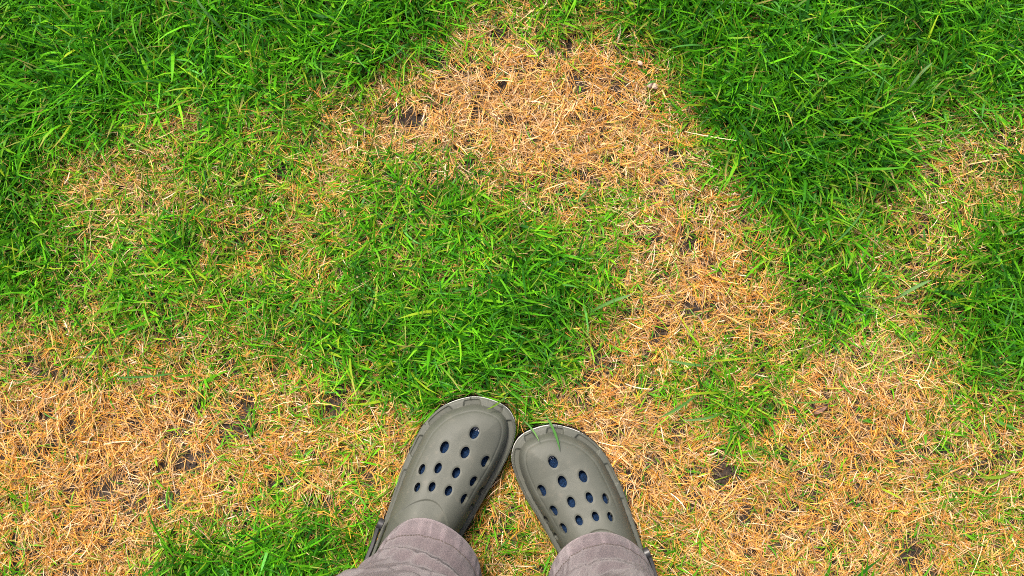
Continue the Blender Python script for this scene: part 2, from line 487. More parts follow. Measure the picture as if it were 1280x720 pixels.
remap = np.cumsum(used) - 1
UP_V = np.column_stack([pos, HZ])[used] / 1000
UP_F = remap[fq]

def ring_loft(name, rings, cap0=True, cap1=True):
    """rings: list of (N,3) arrays"""
    n = len(rings[0])
    bm = bmesh.new()
    vs_ = [[bm.verts.new(p) for p in r] for r in rings]
    for a, b in zip(vs_[:-1], vs_[1:]):
        for i in range(n):
            j = (i + 1) % n
            bm.faces.new((a[i], a[j], b[j], b[i]))
    if cap0: bm.faces.new(list(reversed(vs_[0])))
    if cap1: bm.faces.new(vs_[-1])
    bmesh.ops.recalc_face_normals(bm, faces=bm.faces)
    me = bpy.data.meshes.new(name); bm.to_mesh(me); bm.free()
    return me
# outward normals of the outline
tg = np.roll(POLY, -1, 0) - np.roll(POLY, 1, 0)
tg /= np.linalg.norm(tg, axis=1)[:, None]
NRM = np.column_stack([-tg[:, 1], tg[:, 0]])
if ((POLY + NRM * 2)[:, 1].max() < POLY[:, 1].max()):
    NRM = -NRM

def flip(me_or_arr, mir):
    a = np.array(me_or_arr, dtype=float).copy()
    if mir: a[..., 0] *= -1
    return a

def smooth_mesh(me):
    me.polygons.foreach_set('use_smooth', np.ones(len(me.polygons), dtype=bool)); me.update()

def edge_split(o, ang):
    m = o.modifiers.new('crease', 'EDGE_SPLIT'); m.split_angle = R(ang)

CLOG_LIFT = 0.006
def make_clog(tip, ang, mir, label):
    """tip: world xy of the outline origin; ang: heading from +Y, positive to the right"""
    root = empty('clog', (tip[0], tip[1], CLOG_LIFT), -ang)
    tag(root, label, 'clog', 'pair of clogs worn by the standing person')
    f = UP_F[:, ::-1] if mir else UP_F
    me = np_mesh('upper', flip(UP_V, mir), f)
    smooth_mesh(me)
    up = link('upper', me, M_FOAM, root)
    s = up.modifiers.new('thickness', 'SOLIDIFY'); s.thickness = 0.0042; s.offset = -1
    edge_split(up, 42)
    sp = spring(POLY[:, 1])
    def rg(inset, z, out=0.0):
        o = POLY - NRM * inset + NRM * (out * smooth(-55, -8, POLY[:, 1]))[:, None]
        return flip(np.column_stack([o, z + sp]) / 1000, mir)
    sole = link('sole', ring_loft('sole', [rg(5, 0), rg(2.2, 0.8), rg(1.0, 3), rg(.6, 9), rg(.9, 12.5)]), M_FOAM, root)
    smooth_mesh(sole.data); edge_split(sole, 50)
    mid = link('midsole_highlight', ring_loft('midsole_highlight', [rg(1.6, 12.5), rg(.4, 13, .3), rg(-.1, 15, .6), rg(.0, 18.2, .7), rg(.6, 19.0, .4), rg(1.6, 19.2)]), M_RIM_SHINE, root)  # pale lip, bulging at the toe, stands in for the specular rim line
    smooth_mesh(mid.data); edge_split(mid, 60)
    rim = link('rim', ring_loft('rim', [rg(1.6, 19.25), rg(0.5, 19.4), rg(-.15, 20.4), rg(-.1, 21.6), rg(.4, 22.3), rg(2.0, 20.5)], True, False), M_FOAM, root)
    smooth_mesh(rim.data)
    # footbed inside the shoe
    fb = link('footbed', ring_loft('footbed', [rg(11, 18.0), rg(11, 21.5), rg(14, 22.5)]), M_FOAM, root)
    smooth_mesh(fb.data); edge_split(fb, 50)
    # tread blocks under the sole
    for k in range(9):
        yy = -20 - 30 * k
        bm = bmesh.new(); bmesh.ops.create_cube(bm, size=1)
        for v in bm.verts:
            v.co = Vector((v.co.x * 0.055 + 0.003 * (-1 if mir else 1), v.co.y * 0.016 + yy / 1000, v.co.z * 0.004 - 0.0015 + float(spring(yy)) / 1000))
        mt = bpy.data.meshes.new('tread_block'); bm.to_mesh(mt); bm.free()
        link('tread_block', mt, M_DARK, root)
    # heel strap
    path = []
    for t in np.linspace(0, 1, 41):
        a = math.pi * (1 + t)
        px = 1 + 44.0 * math.cos(a) + (2 if t > .5 else -1.5); py = -205 + (95 if True else 0) * math.sin(a)
        py = py if t not in (0,) else py
        path.append((px, py, 47 + 14 * math.sin(math.pi * t)))
    path = [(path[0][0] - 2.5, -184, 46)] + [(path[0][0] - 1.5, -194, 46)] + path + [(path[-1][0] + 1.5, -194, 46)] + [(path[-1][0] + 2.5, -184, 46)]
    path = np.array(path); tgp = np.gradient(path, axis=0); tgp /= np.linalg.norm(tgp, axis=1)[:, None]
    nr = np.cross(tgp, [0, 0, 1]); nr /= np.linalg.norm(nr, axis=1)[:, None]
    rings = []
    for p, n in zip(path, nr):
        sec = [(-2.4, -7), (-1.6, -8), (1.6, -8), (2.4, -7), (2.4, 7), (1.6, 8), (-1.6, 8), (-2.4, 7)]
        rings.append(flip(np.array([p + n * a + np.array([0, 0, b]) for a, b in sec]) / 1000, mir))
    st = link('strap', ring_loft('strap', rings), M_DARK, root)
    smooth_mesh(st.data); edge_split(st, 35)
    for k in (0, -1):
        c = path[k]; n = nr[k]
        sg = 1 if c[0] > 0 else -1
        rr = []
        for rad, off in ((7.0, -4), (7.0, 1.9), (6.4, 2.6), (5.0, 2.6), (4.6, 2.4), (1.0, 2.5)):
            rr.append(flip(np.array([(c[0] + sg * off, c[1] + 4 + rad * math.cos(b), c[2] - 1 + rad * math.sin(b)) for b in np.linspace(0, 2 * math.pi, 24, False)]) / 1000, mir))
        rv = link('rivet', ring_loft('rivet', rr), M_DARK, st)
        smooth_mesh(rv.data); edge_split(rv, 40)
    return root
ANG = R(23.7)
LT, RT = (-0.0393 - 0.0023, -0.0519 + 0.001), (0.0455, -0.0860 + 0.001)
clog_l = make_clog(LT, ANG, False, 'olive grey foam clog with vent holes on the left foot, toe farther forward')
clog_r = make_clog(RT, -ANG, True, 'olive grey foam clog with vent holes on the right foot, set slightly farther back')

def to_local(x, y, tip, ang, mir):
    qx, qy = x - tip[0], y - tip[1]
    lx = qx * math.cos(ang) - qy * math.sin(ang); ly = qx * math.sin(ang) + qy * math.cos(ang)
    return np.stack([(-lx if mir else lx) * 1000, ly * 1000], -1)
def to_world(l, tip, ang, mir):
    """local mm (N,3) -> world m"""
    lx = (-l[:, 0] if mir else l[:, 0]) / 1000; ly = l[:, 1] / 1000
    return np.column_stack([tip[0] + lx * math.cos(ang) + ly * math.sin(ang), tip[1] - lx * math.sin(ang) + ly * math.cos(ang), l[:, 2] / 1000 + CLOG_LIFT])

# ------------------------------------------------------------------ the standing person
body = bpy.data.meshes.new('person')
bv, be, br_ = [], [], []
def jn(p, r, par=None):
    bv.append(p); br_.append(r)
    if par is not None: be.append((par, len(bv) - 1))
    return len(bv) - 1
pelvis = jn((0, -0.30, 0.93), 0.115)
jn((0, -0.31, 1.04), 0.105, pelvis)
for sgn, tip, ang, mir in ((-1, LT, ANG, False), (1, RT, -ANG, True)):
    hip = jn((sgn * 0.09, -0.30, 0.86), 0.085, pelvis)
    ank = to_world(np.array([[1.0, -228, 95]]), tip, ang, mir)[0]
    mid_ = jn((sgn * 0.10, -0.285, 0.70), 0.075, hip)
    knee = jn((sgn * 0.108, -0.285, 0.50), 0.055, mid_)
    calf = jn(((sgn * 0.112 + ank[0]) / 2, (ank[1] - 0.305) / 2, 0.34), 0.050, knee)
    a = jn(tuple(ank), 0.034, calf)
    hl = to_world(np.array([[2.0, -238, 52]]), tip, ang, mir)[0]
    h = jn(tuple(hl), 0.020, a)
    b1 = to_world(np.array([[3.0, -130, 38]]), tip, ang, mir)[0]
    t1 = to_world(np.array([[8.0, -70, 33]]), tip, ang, mir)[0]
    m1 = jn(tuple(b1), 0.012, h); jn(tuple(t1), 0.006, m1)
body.from_pydata(bv, be, [])
person = link('person', body, M_SKIN)
tag(person, 'person standing in faded mauve grey trousers and navy socks, seen down to the feet', 'person')
person.modifiers.new('skin', 'SKIN')
body.skin_vertices[0].data[0].use_root = True
for i, r in enumerate(br_):
    body.skin_vertices[0].data[i].radius = (r, r)
ss = person.modifiers.new('smooth', 'SUBSURF'); ss.levels = 1; ss.render_levels = 2

# socks: the foot filling the shoe, closed over the ankle
def make_sock(tip, ang, mir):
    step = 2.0
    sx = np.arange(-60, 66, step); sy = np.arange(-300, 10, step)
    SX, SY = np.meshgrid(sx, sy)
    p = np.stack([SX, SY], -1).reshape(-1, 2)
    d, npt, ar = sdf(p)
    INS = 12.0
    z = dome(p, np.maximum(d, 0), ar, False) - 4.2 - 5.5
    # the instep climbs to the ankle inside the opening
    clim = np.interp(p[:, 1], [-300, -262, -235, -205, -175, -150], [50, 80, 90, 78, 50, 0])
    inside = smooth(12, 30, d)
    z = np.where(p[:, 1] < -150, np.maximum(z * 0 + 30, np.minimum(clim * inside + 24, 112)), z)
    z = np.maximum(z, 24)
    drop = smooth(INS, INS + 7, d)
    z = 25.0 + (z - 25.0) * np.sqrt(drop)
    keep = d > INS - step * .8
    iz = np.arange(len(p)).reshape(SX.shape)
    fz = np.stack([iz[:-1, :-1], iz[:-1, 1:], iz[1:, 1:], iz[1:, :-1]], -1).reshape(-1, 4)
    fz = fz[keep[fz].all(1)]
    us = np.zeros(len(p), bool); us[fz.ravel()] = True
    rm = np.cumsum(us) - 1
    v = to_world(np.column_stack([p, z])[us], tip, ang, mir)
    me = np_mesh('sock', v, rm[fz][:, ::-1] if mir else rm[fz])
    smooth_mesh(me)
    s = link('sock', me, M_SOCK, person)
    # pale stitching on the toe of the sock
    bm = bmesh.new()
    for (x0, y0, x1, y1) in ((8.5, -31.5, 11.0, -30.2), (11.0, -30.2, 14.5, -31.0), (14.5, -31.0, 16.5, -33.0), (10.0, -33.0, 11.6, -30.8), (13.0, -33.6, 13.6, -31.2)):
        pts = []
        a = np.array([x0, y0]); b = np.array([x1, y1]); t = (b - a) / np.linalg.norm(b - a); nn = np.array([-t[1], t[0]]) * 0.4
        quad = np.array([a - nn, b - nn, b + nn, a + nn])
        dd, _, aa = sdf(quad)
        zz = dome(quad, dd, aa, False) - 9.7 + 0.5
        top = to_world(np.column_stack([quad, zz]), tip, ang, mir); low = top - np.array([0, 0, .0012])
        vt = [bm.verts.new(c) for c in top]; vl = [bm.verts.new(c) for c in low]
        bm.faces.new(vt); bm.faces.new(vl[::-1])
        for i in range(4):
            bm.faces.new((vt[i], vl[i], vl[(i + 1) % 4], vt[(i + 1) % 4]))
    bmesh.ops.recalc_face_normals(bm, faces=bm.faces)
    mt = bpy.data.meshes.new('toe_stitching'); bm.to_mesh(mt); bm.free()
    link('toe_stitching', mt, M_SEAM, s)
make_sock(LT, ANG, False)
make_sock(RT, -ANG, True)

# trousers: two draped legs and a seat
NT_ = 240
srow = np.concatenate([np.array([0, .0012, .0024]), np.arange(.0045, .30, .0026), np.linspace(.305, .85, 40)])
TH = np.linspace(0, 2 * math.pi, NT_, False)
def bump(s, th, A, s0, slope, w, phi, psi, qn):
    c = s - s0 - slope * np.sin(th - phi)
    k = np.clip(0.5 + 0.5 * np.cos(th - psi), 0, 1) ** qn
    return A * np.exp(-(np.abs(c) / w) ** 1.5) * k
HEM_S = 0.0165
def make_leg(hem_c, ang, keys, folds, seed, zf, zb):
    fw = np.array([math.sin(ang), math.cos(ang)]); rt = np.array([math.cos(ang), -math.sin(ang)])
    S, T = np.meshgrid(srow, TH, indexing='ij')
    ks = [k[0] for k in keys]
    cx = np.interp(S, ks, [k[1] for k in keys]); cy = np.interp(S, ks, [k[2] for k in keys])
    rx = np.interp(S, ks, [k[3] for k in keys]); ry = np.interp(S, ks, [k[4] for k in keys])
    def soften(A):
        for _ in range(10):
            B = A.copy(); B[1:-1] = (A[:-2] + A[1:-1] * 2 + A[2:]) / 4; A = B
        return A
    cx, cy, rx, ry = map(soften, (cx, cy, rx, ry))
    disp = np.zeros_like(S)
    for f in folds:
        disp += 1.0 * bump(S, T, *f)
    cT, sT = np.cos(T), np.sin(T)
    nn = fbm(cT * 3.0 + seed, sT * 3.0 + S * 28, 1.0, 3) - .5
    disp += 0.010 * nn * smooth(0.015, .09, S)
    n2 = fbm(cT * 9 + seed + 5, sT * 9 + S * 60, 1.0, 2) - .5
    disp += 0.0022 * n2 * smooth(.0, .03, S)
    # puckers of the hem band
    ph = 26 * T + 5 * fbm(cT * 5 + seed, sT * 5, 1.0, 2)
    inband = smooth(.001, .006, S) * (1 - smooth(HEM_S - .002, HEM_S + .006, S))
    puck = np.sin(ph) * (0.4 + fbm(cT * 8, sT * 8 + seed, 1.0, 1))
    disp += 0.0006 * puck * inband
    disp -= 0.0013 * np.exp(-((S - HEM_S) / .0016) ** 2)
    disp += 0.0012 * (1 - smooth(HEM_S - .001, HEM_S + .001, S))
    disp -= 0.0014 * (1 - smooth(0, .003, S)) ** 2
    hz = (zf + zb) / 2 + (zf - zb) / 2 * np.cos(T) + 0.003 * (fbm(cT * 2 + seed, sT * 2, 1.0, 2) - .5)
    Z = hz + S * (.85 - hz) / .85
    a = (rx + disp); b = (ry + disp)
    X = cx + fw[0] * b * cT + rt[0] * a * sT
    Y = cy + fw[1] * b * cT + rt[1] * a * sT
    V = np.stack([X, Y, Z], -1)
    # worn, paler fabric on the hem edge, the pucker crests and the fold crests
    wear = 1 + 0.75 * (1 - smooth(.0008, .0042, S)) + .16 * inband + 0.45 * np.clip(puck, 0, 1) ** 2 * inband
    wear += 9.0 * np.clip(disp - 0.004, 0, .02) * smooth(.02, .04, S) 
    wear -= 0.12 * np.exp(-((S - HEM_S) / .0018) ** 2)
    stitch = V[np.argmin(np.abs(srow - (HEM_S)))]
    return V, wear, stitch, S, T
kl = [(0, -.100, -.255, .0640, .067), (.02, -.101, -.266, .065, .061), (.05, -.103, -.276, .073, .058), (.09, -.109, -.284, .089, .060), (.14, -.112, -.290, .097, .065), (.22, -.112, -.292, .098, .073), (.40, -.108, -.292, .086, .082), (.85, -.09, -.300, .105, .105)]
kr = [(0, .104, -.265, .0615, .067), (.02, .105, -.273, .062, .061), (.05, .106, -.284, .065, .058), (.09, .106, -.292, .070, .060), (.14, .106, -.298, .070, .065), (.22, .110, -.300, .075, .073), (.40, .108, -.298, .084, .082), (.85, .09, -.300, .105, .105)]
#        A     s0    slope  w    phi   psi  q
fl = [(-.0065, .040, .012, .010, 0.4, 0.35, 2), (.0100, .064, .018, .013, -0.4, -0.35, 3), (-.006, .088, .014, .010, 0.5, 0.7, 2),
      (.0080, .110, -.020, .015, 0.2, 0.2, 2), (-.006, .140, .02, .014, 0, -0.3, 2), (.007, .165, .02, .018, 0.6, 0, 1), (.006, .22, -.02, .02, 0, 0, 1),
      (.007, .10, .10, .022, 1.2, -.75, 8)]
fr = [(-.003, .034, .006, .009, -0.6, 0.5, 3), (.0035, .052, .016, .012, 0.3, 0.5, 3), (-.004, .078, -.016, .012, -0.3, -.2, 2),
      (.0060, .105, .020, .016, -0.2, -.2, 2), (-.006, .135, -.02, .014, 0, .3, 2), (.006, .165, .02, .018, .4, 0, 1), (.006, .22, -.02, .02, 0, 0, 1)]
legs = [make_leg(None, ANG, kl, fl, 1.7, .098, .034), make_leg(None, -ANG, kr, fr, 7.3, .096, .034)]
tv, tq, tw, tuv = [], [], [], []
off = 0
nr_ = len(srow)
gi = np.arange(nr_ * NT_).reshape(nr_, NT_)
gj = np.roll(gi, -1, axis=1)
lq = np.stack([gi[:-1], gj[:-1], gj[1:], gi[1:]], -1).reshape(-1, 4)[:, ::-1]
for V, W, st_, S, T in legs:
    tv.append(V.reshape(-1, 3)); tw.append(W.ravel()); tq.append(lq + off); off += V.shape[0] * V.shape[1]
    tuv.append(np.column_stack([T.ravel() * .065, S.ravel()]))
# seat of the trousers up to the waistband
pz = np.linspace(.72, 1.03, 24)
PT, PZ = np.meshgrid(TH, pz)
prx = np.interp(PZ, [.72, .76, .82, .92, 1.03], [.03, .14, .19, .185, .165]); pry = np.interp(PZ, [.72, .76, .82, .92, 1.03], [.02, .085, .125, .125, .11])
PV = np.stack([prx * np.sin(PT), -.302 + pry * np.cos(PT), PZ], -1)
gi2 = np.arange(24 * NT_).reshape(24, NT_); gj2 = np.roll(gi2, -1, axis=1)
tv.append(PV.reshape(-1, 3)); tw.append(np.ones(24 * NT_)); tq.append(np.stack([gi2[:-1], gj2[:-1], gj2[1:], gi2[1:]], -1).reshape(-1, 4)[:, ::-1] + off)
tuv.append(np.column_stack([PT.ravel() * .17, PZ.ravel()]))
tw = np.concatenate(tw)
tm = np_mesh('trousers', np.concatenate(tv), np.concatenate(tq), np.repeat(tw[:, None], 3, 1))
uvl = tm.uv_layers.new(name='cloth')
li = np.empty(len(tm.loops), dtype=np.int32); tm.loops.foreach_get('vertex_index', li)
uvl.data.foreach_set('uv', np.concatenate(tuv)[li].astype(np.float32).ravel())
smooth_mesh(tm)
trousers = link('trousers', tm, M_TWILL, person)
so = trousers.modifiers.new('thickness', 'SOLIDIFY'); so.thickness = 0.0016; so.offset = -1
# stitches along each hem
for V, W, st_, S, T in legs:
    bm = bmesh.new()
    r0 = int(np.argmin(np.abs(srow - HEM_S)))
    line = V[r0]
    nrm = line - line.mean(0); nrm[:, 2] = 0; nrm /= np.linalg.norm(nrm, axis=1)[:, None]
    per = np.concatenate([[0], np.cumsum(np.linalg.norm(np.roll(line, -1, 0) - line, axis=1))])
    cl = np.vstack([line, line[:1]]); cn = np.vstack([nrm, nrm[:1]])
    ln = np.arange(0, per[-1] - .002, .0034)
    def at(sv): return np.array([np.interp(sv, per, cl[:, k]) for k in range(3)]), np.array([np.interp(sv, per, cn[:, k]) for k in range(3)])
    for sv in ln:
        a, na = at(sv); b, nb = at(sv + .0023)
        up_ = np.array([0, 0, .0004])
        pts = [a - up_, b - up_, b + up_, a + up_]
        o1 = [bm.verts.new(p + na * .0010) for p in pts]; o0 = [bm.verts.new(p - na * .0006) for p in pts]
        bm.faces.new(o1)
        for i in range(4):
            bm.faces.new((o1[i], o0[i], o0[(i + 1) % 4], o1[(i + 1) % 4]))
    bmesh.ops.recalc_face_normals(bm, faces=bm.faces)
    me = bpy.data.meshes.new('hem_stitching'); bm.to_mesh(me); bm.free()
    hs = link('hem_stitching', me, M_THREAD, trousers); hs['kind'] = 'stuff'

# ------------------------------------------------------------------ grass
def ribbons(root, az, L, e0, e1, w, curl, roll, prof, floor=0.0008):
    """blade ribbons: root (N,3) -> verts (N*(n+1)*2,3), quads"""
    N = len(root); n = len(prof) - 1
    k = (np.arange(n) + .5) / n
    el = e0[:, None] + (e1 - e0)[:, None] * k[None]
    aa = az[:, None] + curl[:, None] * k[None]
    dirs = np.stack([np.cos(el) * np.cos(aa), np.cos(el) * np.sin(aa), np.sin(el)], -1)
    pts = np.concatenate([np.zeros((N, 1, 3)), np.cumsum(dirs * (L / n)[:, None, None], 1)], 1) + root[:, None]
    g = gz(pts[..., 0], pts[..., 1]) + floor
    pts[..., 2] = np.maximum(pts[..., 2], g)
    d2 = np.concatenate([dirs, dirs[:, -1:]], 1)
    a2 = np.concatenate([aa, aa[:, -1:]], 1)
    pr = np.stack([-np.sin(a2), np.cos(a2), np.zeros_like(a2)], -1)
    up = np.cross(d2, pr)
    rl = roll[:, None, None]
    wd = pr * np.cos(rl) + up * np.sin(rl)
    hw = .5 * w[:, None, None] * np.array(prof)[None, :, None]
    v = np.stack([pts - wd * hw, pts + wd * hw], 2)
    b = (np.arange(N) * (n + 1) * 2)[:, None, None] + (np.arange(n) * 2)[None, :, None] + np.array([0, 1, 3, 2])[None, None]
    return v, pts, b
def flat(v, b):
    return v.reshape(-1, 3), b.reshape(-1, 4)
def near_clog(p, margin):
    """True where world point p (N,3) enters a shoe (or its margin in mm)"""
    hit = np.zeros(len(p), bool)
    for tip, ang, mir in ((LT, ANG, False), (RT, -ANG, True)):
        l = to_local(p[:, 0], p[:, 1], tip, ang, mir)
        c = (np.abs(l[:, 0]) < 75) & (l[:, 1] > -310) & (l[:, 1] < 20) & (p[:, 2] < .115)
        if c.any():
            d = sdf(l[c])[0]
            h = np.zeros(len(p), bool); h[np.where(c)[0]] = d > -margin
            hit |= h
    return hit
def keep_mask(pts, margin=1.0):
    N, k, _ = pts.shape
    box = (np.abs(pts[..., 0]) < .26).any(1) & (pts[..., 1] < .03).any(1) & (pts[..., 1] > -.42).any(1)
    ok = np.ones(N, bool)
    ix = np.where(box)[0]
    if len(ix):
        ok[ix] = ~near_clog(pts[ix].reshape(-1, 3), margin).reshape(-1, k).any(1)
    return ok

GREENS = np.array([(.070,.285,.006),(.112,.375,.009),(.042,.205,.007),(.020,.115,.010),(.175,.435,.012),(.270,.395,.018),(.090,.290,.050)])
STRAWS = np.array([(.69,.462,.228),(.62,.340,.110),(.63,.295,.038),(.60,.315,.073),(.29,.172,.086),(.43,.165,.031),(.77,.59,.39)])
def pick(pal, wts):
    """wts (N,K) unnormalised"""
    c = np.cumsum(wts, 1); r = RNG.random(len(wts)) * c[:, -1]
    i = (r[:, None] > c).sum(1)
    return pal[i]

X0, X1, Y0, Y1 = -.84, .84, -.42, .62
AREA = (X1 - X0) * (Y1 - Y0)

def gap(x, y):
    return 1 - smooth(.28, .44, .75 * vnoise(x * 95 + 3, y * 95) + .25 * vnoise(x * 210, y * 210 + 8))

def clustered(n_tuft, per, spread):
    cx_ = RNG.uniform(X0, X1, n_tuft); cy_ = RNG.uniform(Y0, Y1, n_tuft)
    n = n_tuft * per
    cid = np.repeat(np.arange(n_tuft), per)
    rr = spread * np.abs(RNG.normal(0, 1, n)); ra = RNG.uniform(0, 2 * math.pi, n)
    return cx_[cid] + rr * np.cos(ra), cy_[cid] + rr * np.sin(ra), ra, cid

def fringe(n):
    xs, ys, azs = [], [], []
    for tip, ang, mir in ((LT, ANG, False), (RT, -ANG, True)):
        k = RNG.integers(0, len(POLY), n)
        p = POLY[k] + NRM[k] * RNG.uniform(1.0, 7.0, n)[:, None]
        w0 = to_world(np.column_stack([p, np.zeros(n)]), tip, ang, mir)
        w1 = to_world(np.column_stack([p + NRM[k] * 10, np.zeros(n)]), tip, ang, mir)
        d = w1 - w0
        xs.append(w0[:, 0]); ys.append(w0[:, 1]); azs.append(np.arctan2(d[:, 1], d[:, 0]) + RNG.choice([-1, 1], n) * np.abs(RNG.normal(.95, .45, n)))
    return np.concatenate(xs), np.concatenate(ys), np.concatenate(azs)

def green_grass():
    x, y, ra, cid = clustered(int(28000 * AREA), 4, .006)
    fx, fy, fa = fringe(900)
    nf = len(fx); x = np.append(x, fx); y = np.append(y, fy); ra = np.append(ra, fa)
    g = turf(x, y); b = bare(x, y)
    prob = (.55 * smooth(.0, .52, g) + .45 * smooth(.4, 1.05, g)) * (1 - .92 * b) + .04 * (1 - b)
    clump = fbm(x + 11, y + 4, 45, 2)
    prob *= np.clip(.45 + 1.1 * clump, .2, 1.4)
    prob *= 1 - .8 * gap(x + .5, y)
    m = RNG.random(len(x)) < prob
    frn = (np.arange(len(x)) >= len(x) - nf)[m]
    x, y, ra, g = x[m], y[m], ra[m], g[m]
    n = len(x)
    lean = 2 * math.pi * fbm(x + 40, y, 5.5, 2) * 1.6
    az = ra + RNG.normal(0, .75, n)
    az = np.where(frn, ra, az)
    mixl = (RNG.random(n) < .30) & ~frn
    az = np.where(mixl, lean + RNG.normal(0, .6, n), az)
    lush = smooth(.45, 1.0, g)
    L = (.022 + .026 * lush) * RNG.lognormal(0, .30, n)
    L = np.clip(L, .008, .085)
    e0 = np.radians(np.clip(RNG.normal(58, 17, n) - 14 * (1 - lush), 12, 88))
    e1 = e0 - np.radians(np.clip(RNG.normal(48, 24, n), 4, 110))
    w = np.clip(RNG.lognormal(math.log(.00165), .34, n), .0008, .0042) * (.85 + .35 * lush)
    root = np.column_stack([x, y, gz(x, y) + .001])
    v, pts, q = ribbons(root, az, L, e0, e1, w, RNG.normal(0, .5, n), RNG.normal(0, .5, n), [.55, .97, 1, .78, .08], .003)
    ok = keep_mask(pts, 0.5)
    n = int(ok.sum())
    v = v[ok]; g = g[ok]; lush = lush[ok]
    q = (np.arange(n) * 10)[:, None, None] + (np.arange(4) * 2)[None, :, None] + np.array([0, 1, 3, 2])
    dry = 1 - lush
    wt = np.column_stack([np.full(n, 3.), np.full(n, 2.2) , .6 + 2.8 * lush, .2 + 1.9 * lush, .7 + 1.3 * dry, .2 + 1.6 * dry, np.full(n, .45)])
    gx_, gy_ = x[ok], y[ok]
    base = pick(GREENS, wt) * RNG.lognormal(0, .18, (n, 1)) * (.62 + .78 * fbm(gx_ + 31, gy_ + 12, 13, 3))[:, None]
    t = np.linspace(0, 1, 5)
    pale = np.array([.20, .24, .05])
    k = (np.clip(.35 - t, 0, 1) / .35)[None, :, None] * .55
    c = base[:, None] * (1 - k) + pale * k
    drytip = (RNG.random(n) < (.05 + .25 * dry))[:, None, None] * np.clip((t - .6) / .4, 0, 1)[None, :, None]
    c = c * (1 - drytip) + np.array([.48, .30, .11]) * drytip
    c = np.repeat(c[:, :, None], 2, 2)
    fv, fq_ = flat(v, q)
    o = link('lawn_grass', np_mesh('lawn_grass', fv, fq_, c.reshape(-1, 3)), M_GREEN)
    tag(o, 'living green lawn grass, lush at the far corners and thin between dead patches', 'grass', kind='stuff')
    return n
def dead_grass():
    x, y, ra, cid = clustered(int(46000 * AREA), 5, .008)
    fx, fy, fa = fringe(2200)
    nf = len(fx); x = np.append(x, fx); y = np.append(y, fy); ra = np.append(ra, fa)
    g = turf(x, y); b = bare(x, y)
    prob = (.10 + .90 * (1 - smooth(.25, 1.0, g))) * (1 - .88 * b)
    prob *= np.clip(.55 + .9 * fbm(x - 5, y + 8, 55, 2), .3, 1.3)
    prob *= 1 - .9 * gap(x, y)
    m = RNG.random(len(x)) < prob
    frn = (np.arange(len(x)) >= len(x) - nf)[m]
    x, y, ra, g = x[m], y[m], ra[m], g[m]
    n = len(x)
    az = np.where(frn, ra, ra + RNG.normal(0, 1.0, n))
    flow = 2 * math.pi * fbm(x + 20, y + 30, 12, 2) * 1.5
    mf = (RNG.random(n) < .3) & ~frn
    az = np.where(mf, flow + RNG.normal(0, .5, n), az)
    L = np.clip(.0185 * RNG.lognormal(0, .38, n), .008, .070)
    e0 = np.radians(np.clip(RNG.normal(13, 16, n), -8, 70))
    e1 = e0 - np.radians(RNG.normal(24, 26, n))
    w = np.clip(RNG.lognormal(math.log(.00070), .36, n), .0005, .0026)
    lay = RNG.random(n) ** 1.6
    root = np.column_stack([x, y, gz(x, y) + .001 + .009 * lay * (1 - b[m])])
    v, pts, q = ribbons(root, az, L, e0, e1, w, RNG.normal(0, .55, n), RNG.normal(0, .6, n), [.8, 1, .85, .35], .001)
    ok = keep_mask(pts, 0.5) & (RNG.random(n) > .55 * bare(pts[:, 2, 0], pts[:, 2, 1])) & (RNG.random(n) > .72 * gap(pts[:, 1, 0], pts[:, 1, 1]))
    n = int(ok.sum()); v = v[ok]; xx = x[ok]; yy = y[ok]; gg = g[ok]; ly = lay[ok]
    q = (np.arange(n) * 8)[:, None, None] + (np.arange(3) * 2)[None, :, None] + np.array([0, 1, 3, 2])
    org = smooth(.40, .62, fbm(xx + 60, yy + 15, 7, 3)) + .6 * smooth(.15, -.5, xx) * smooth(.05, -.1, yy)
    wt = np.column_stack([np.full(n, 2.2), np.full(n, 3.0), 1.1 + 2.4 * org, np.full(n, 2.), 1.6 + 1.2 * gg, .6 + .8 * org, np.full(n, .9)])
    c = pick(STRAWS, wt) * RNG.lognormal(-.03, .24, (n, 1))
    yl = (RNG.random(n) < .05 + .10 * gg)[:, None]
    c = np.where(yl, np.array([.24, .24, .035]) * RNG.lognormal(0, .2, (n, 1)), c)
    c = np.repeat(c[:, None], 8, 1)
    fv, fq_ = flat(v, q)
    o = link('dead_grass', np_mesh('dead_grass', fv, fq_, c.reshape(-1, 3)), M_STRAW)
    tag(o, 'dry straw coloured dead grass matted in brown patches', 'dead grass', kind='stuff')
    return n
NG = green_grass()
ND = dead_grass()
print('green blades', NG, 'straws', ND)

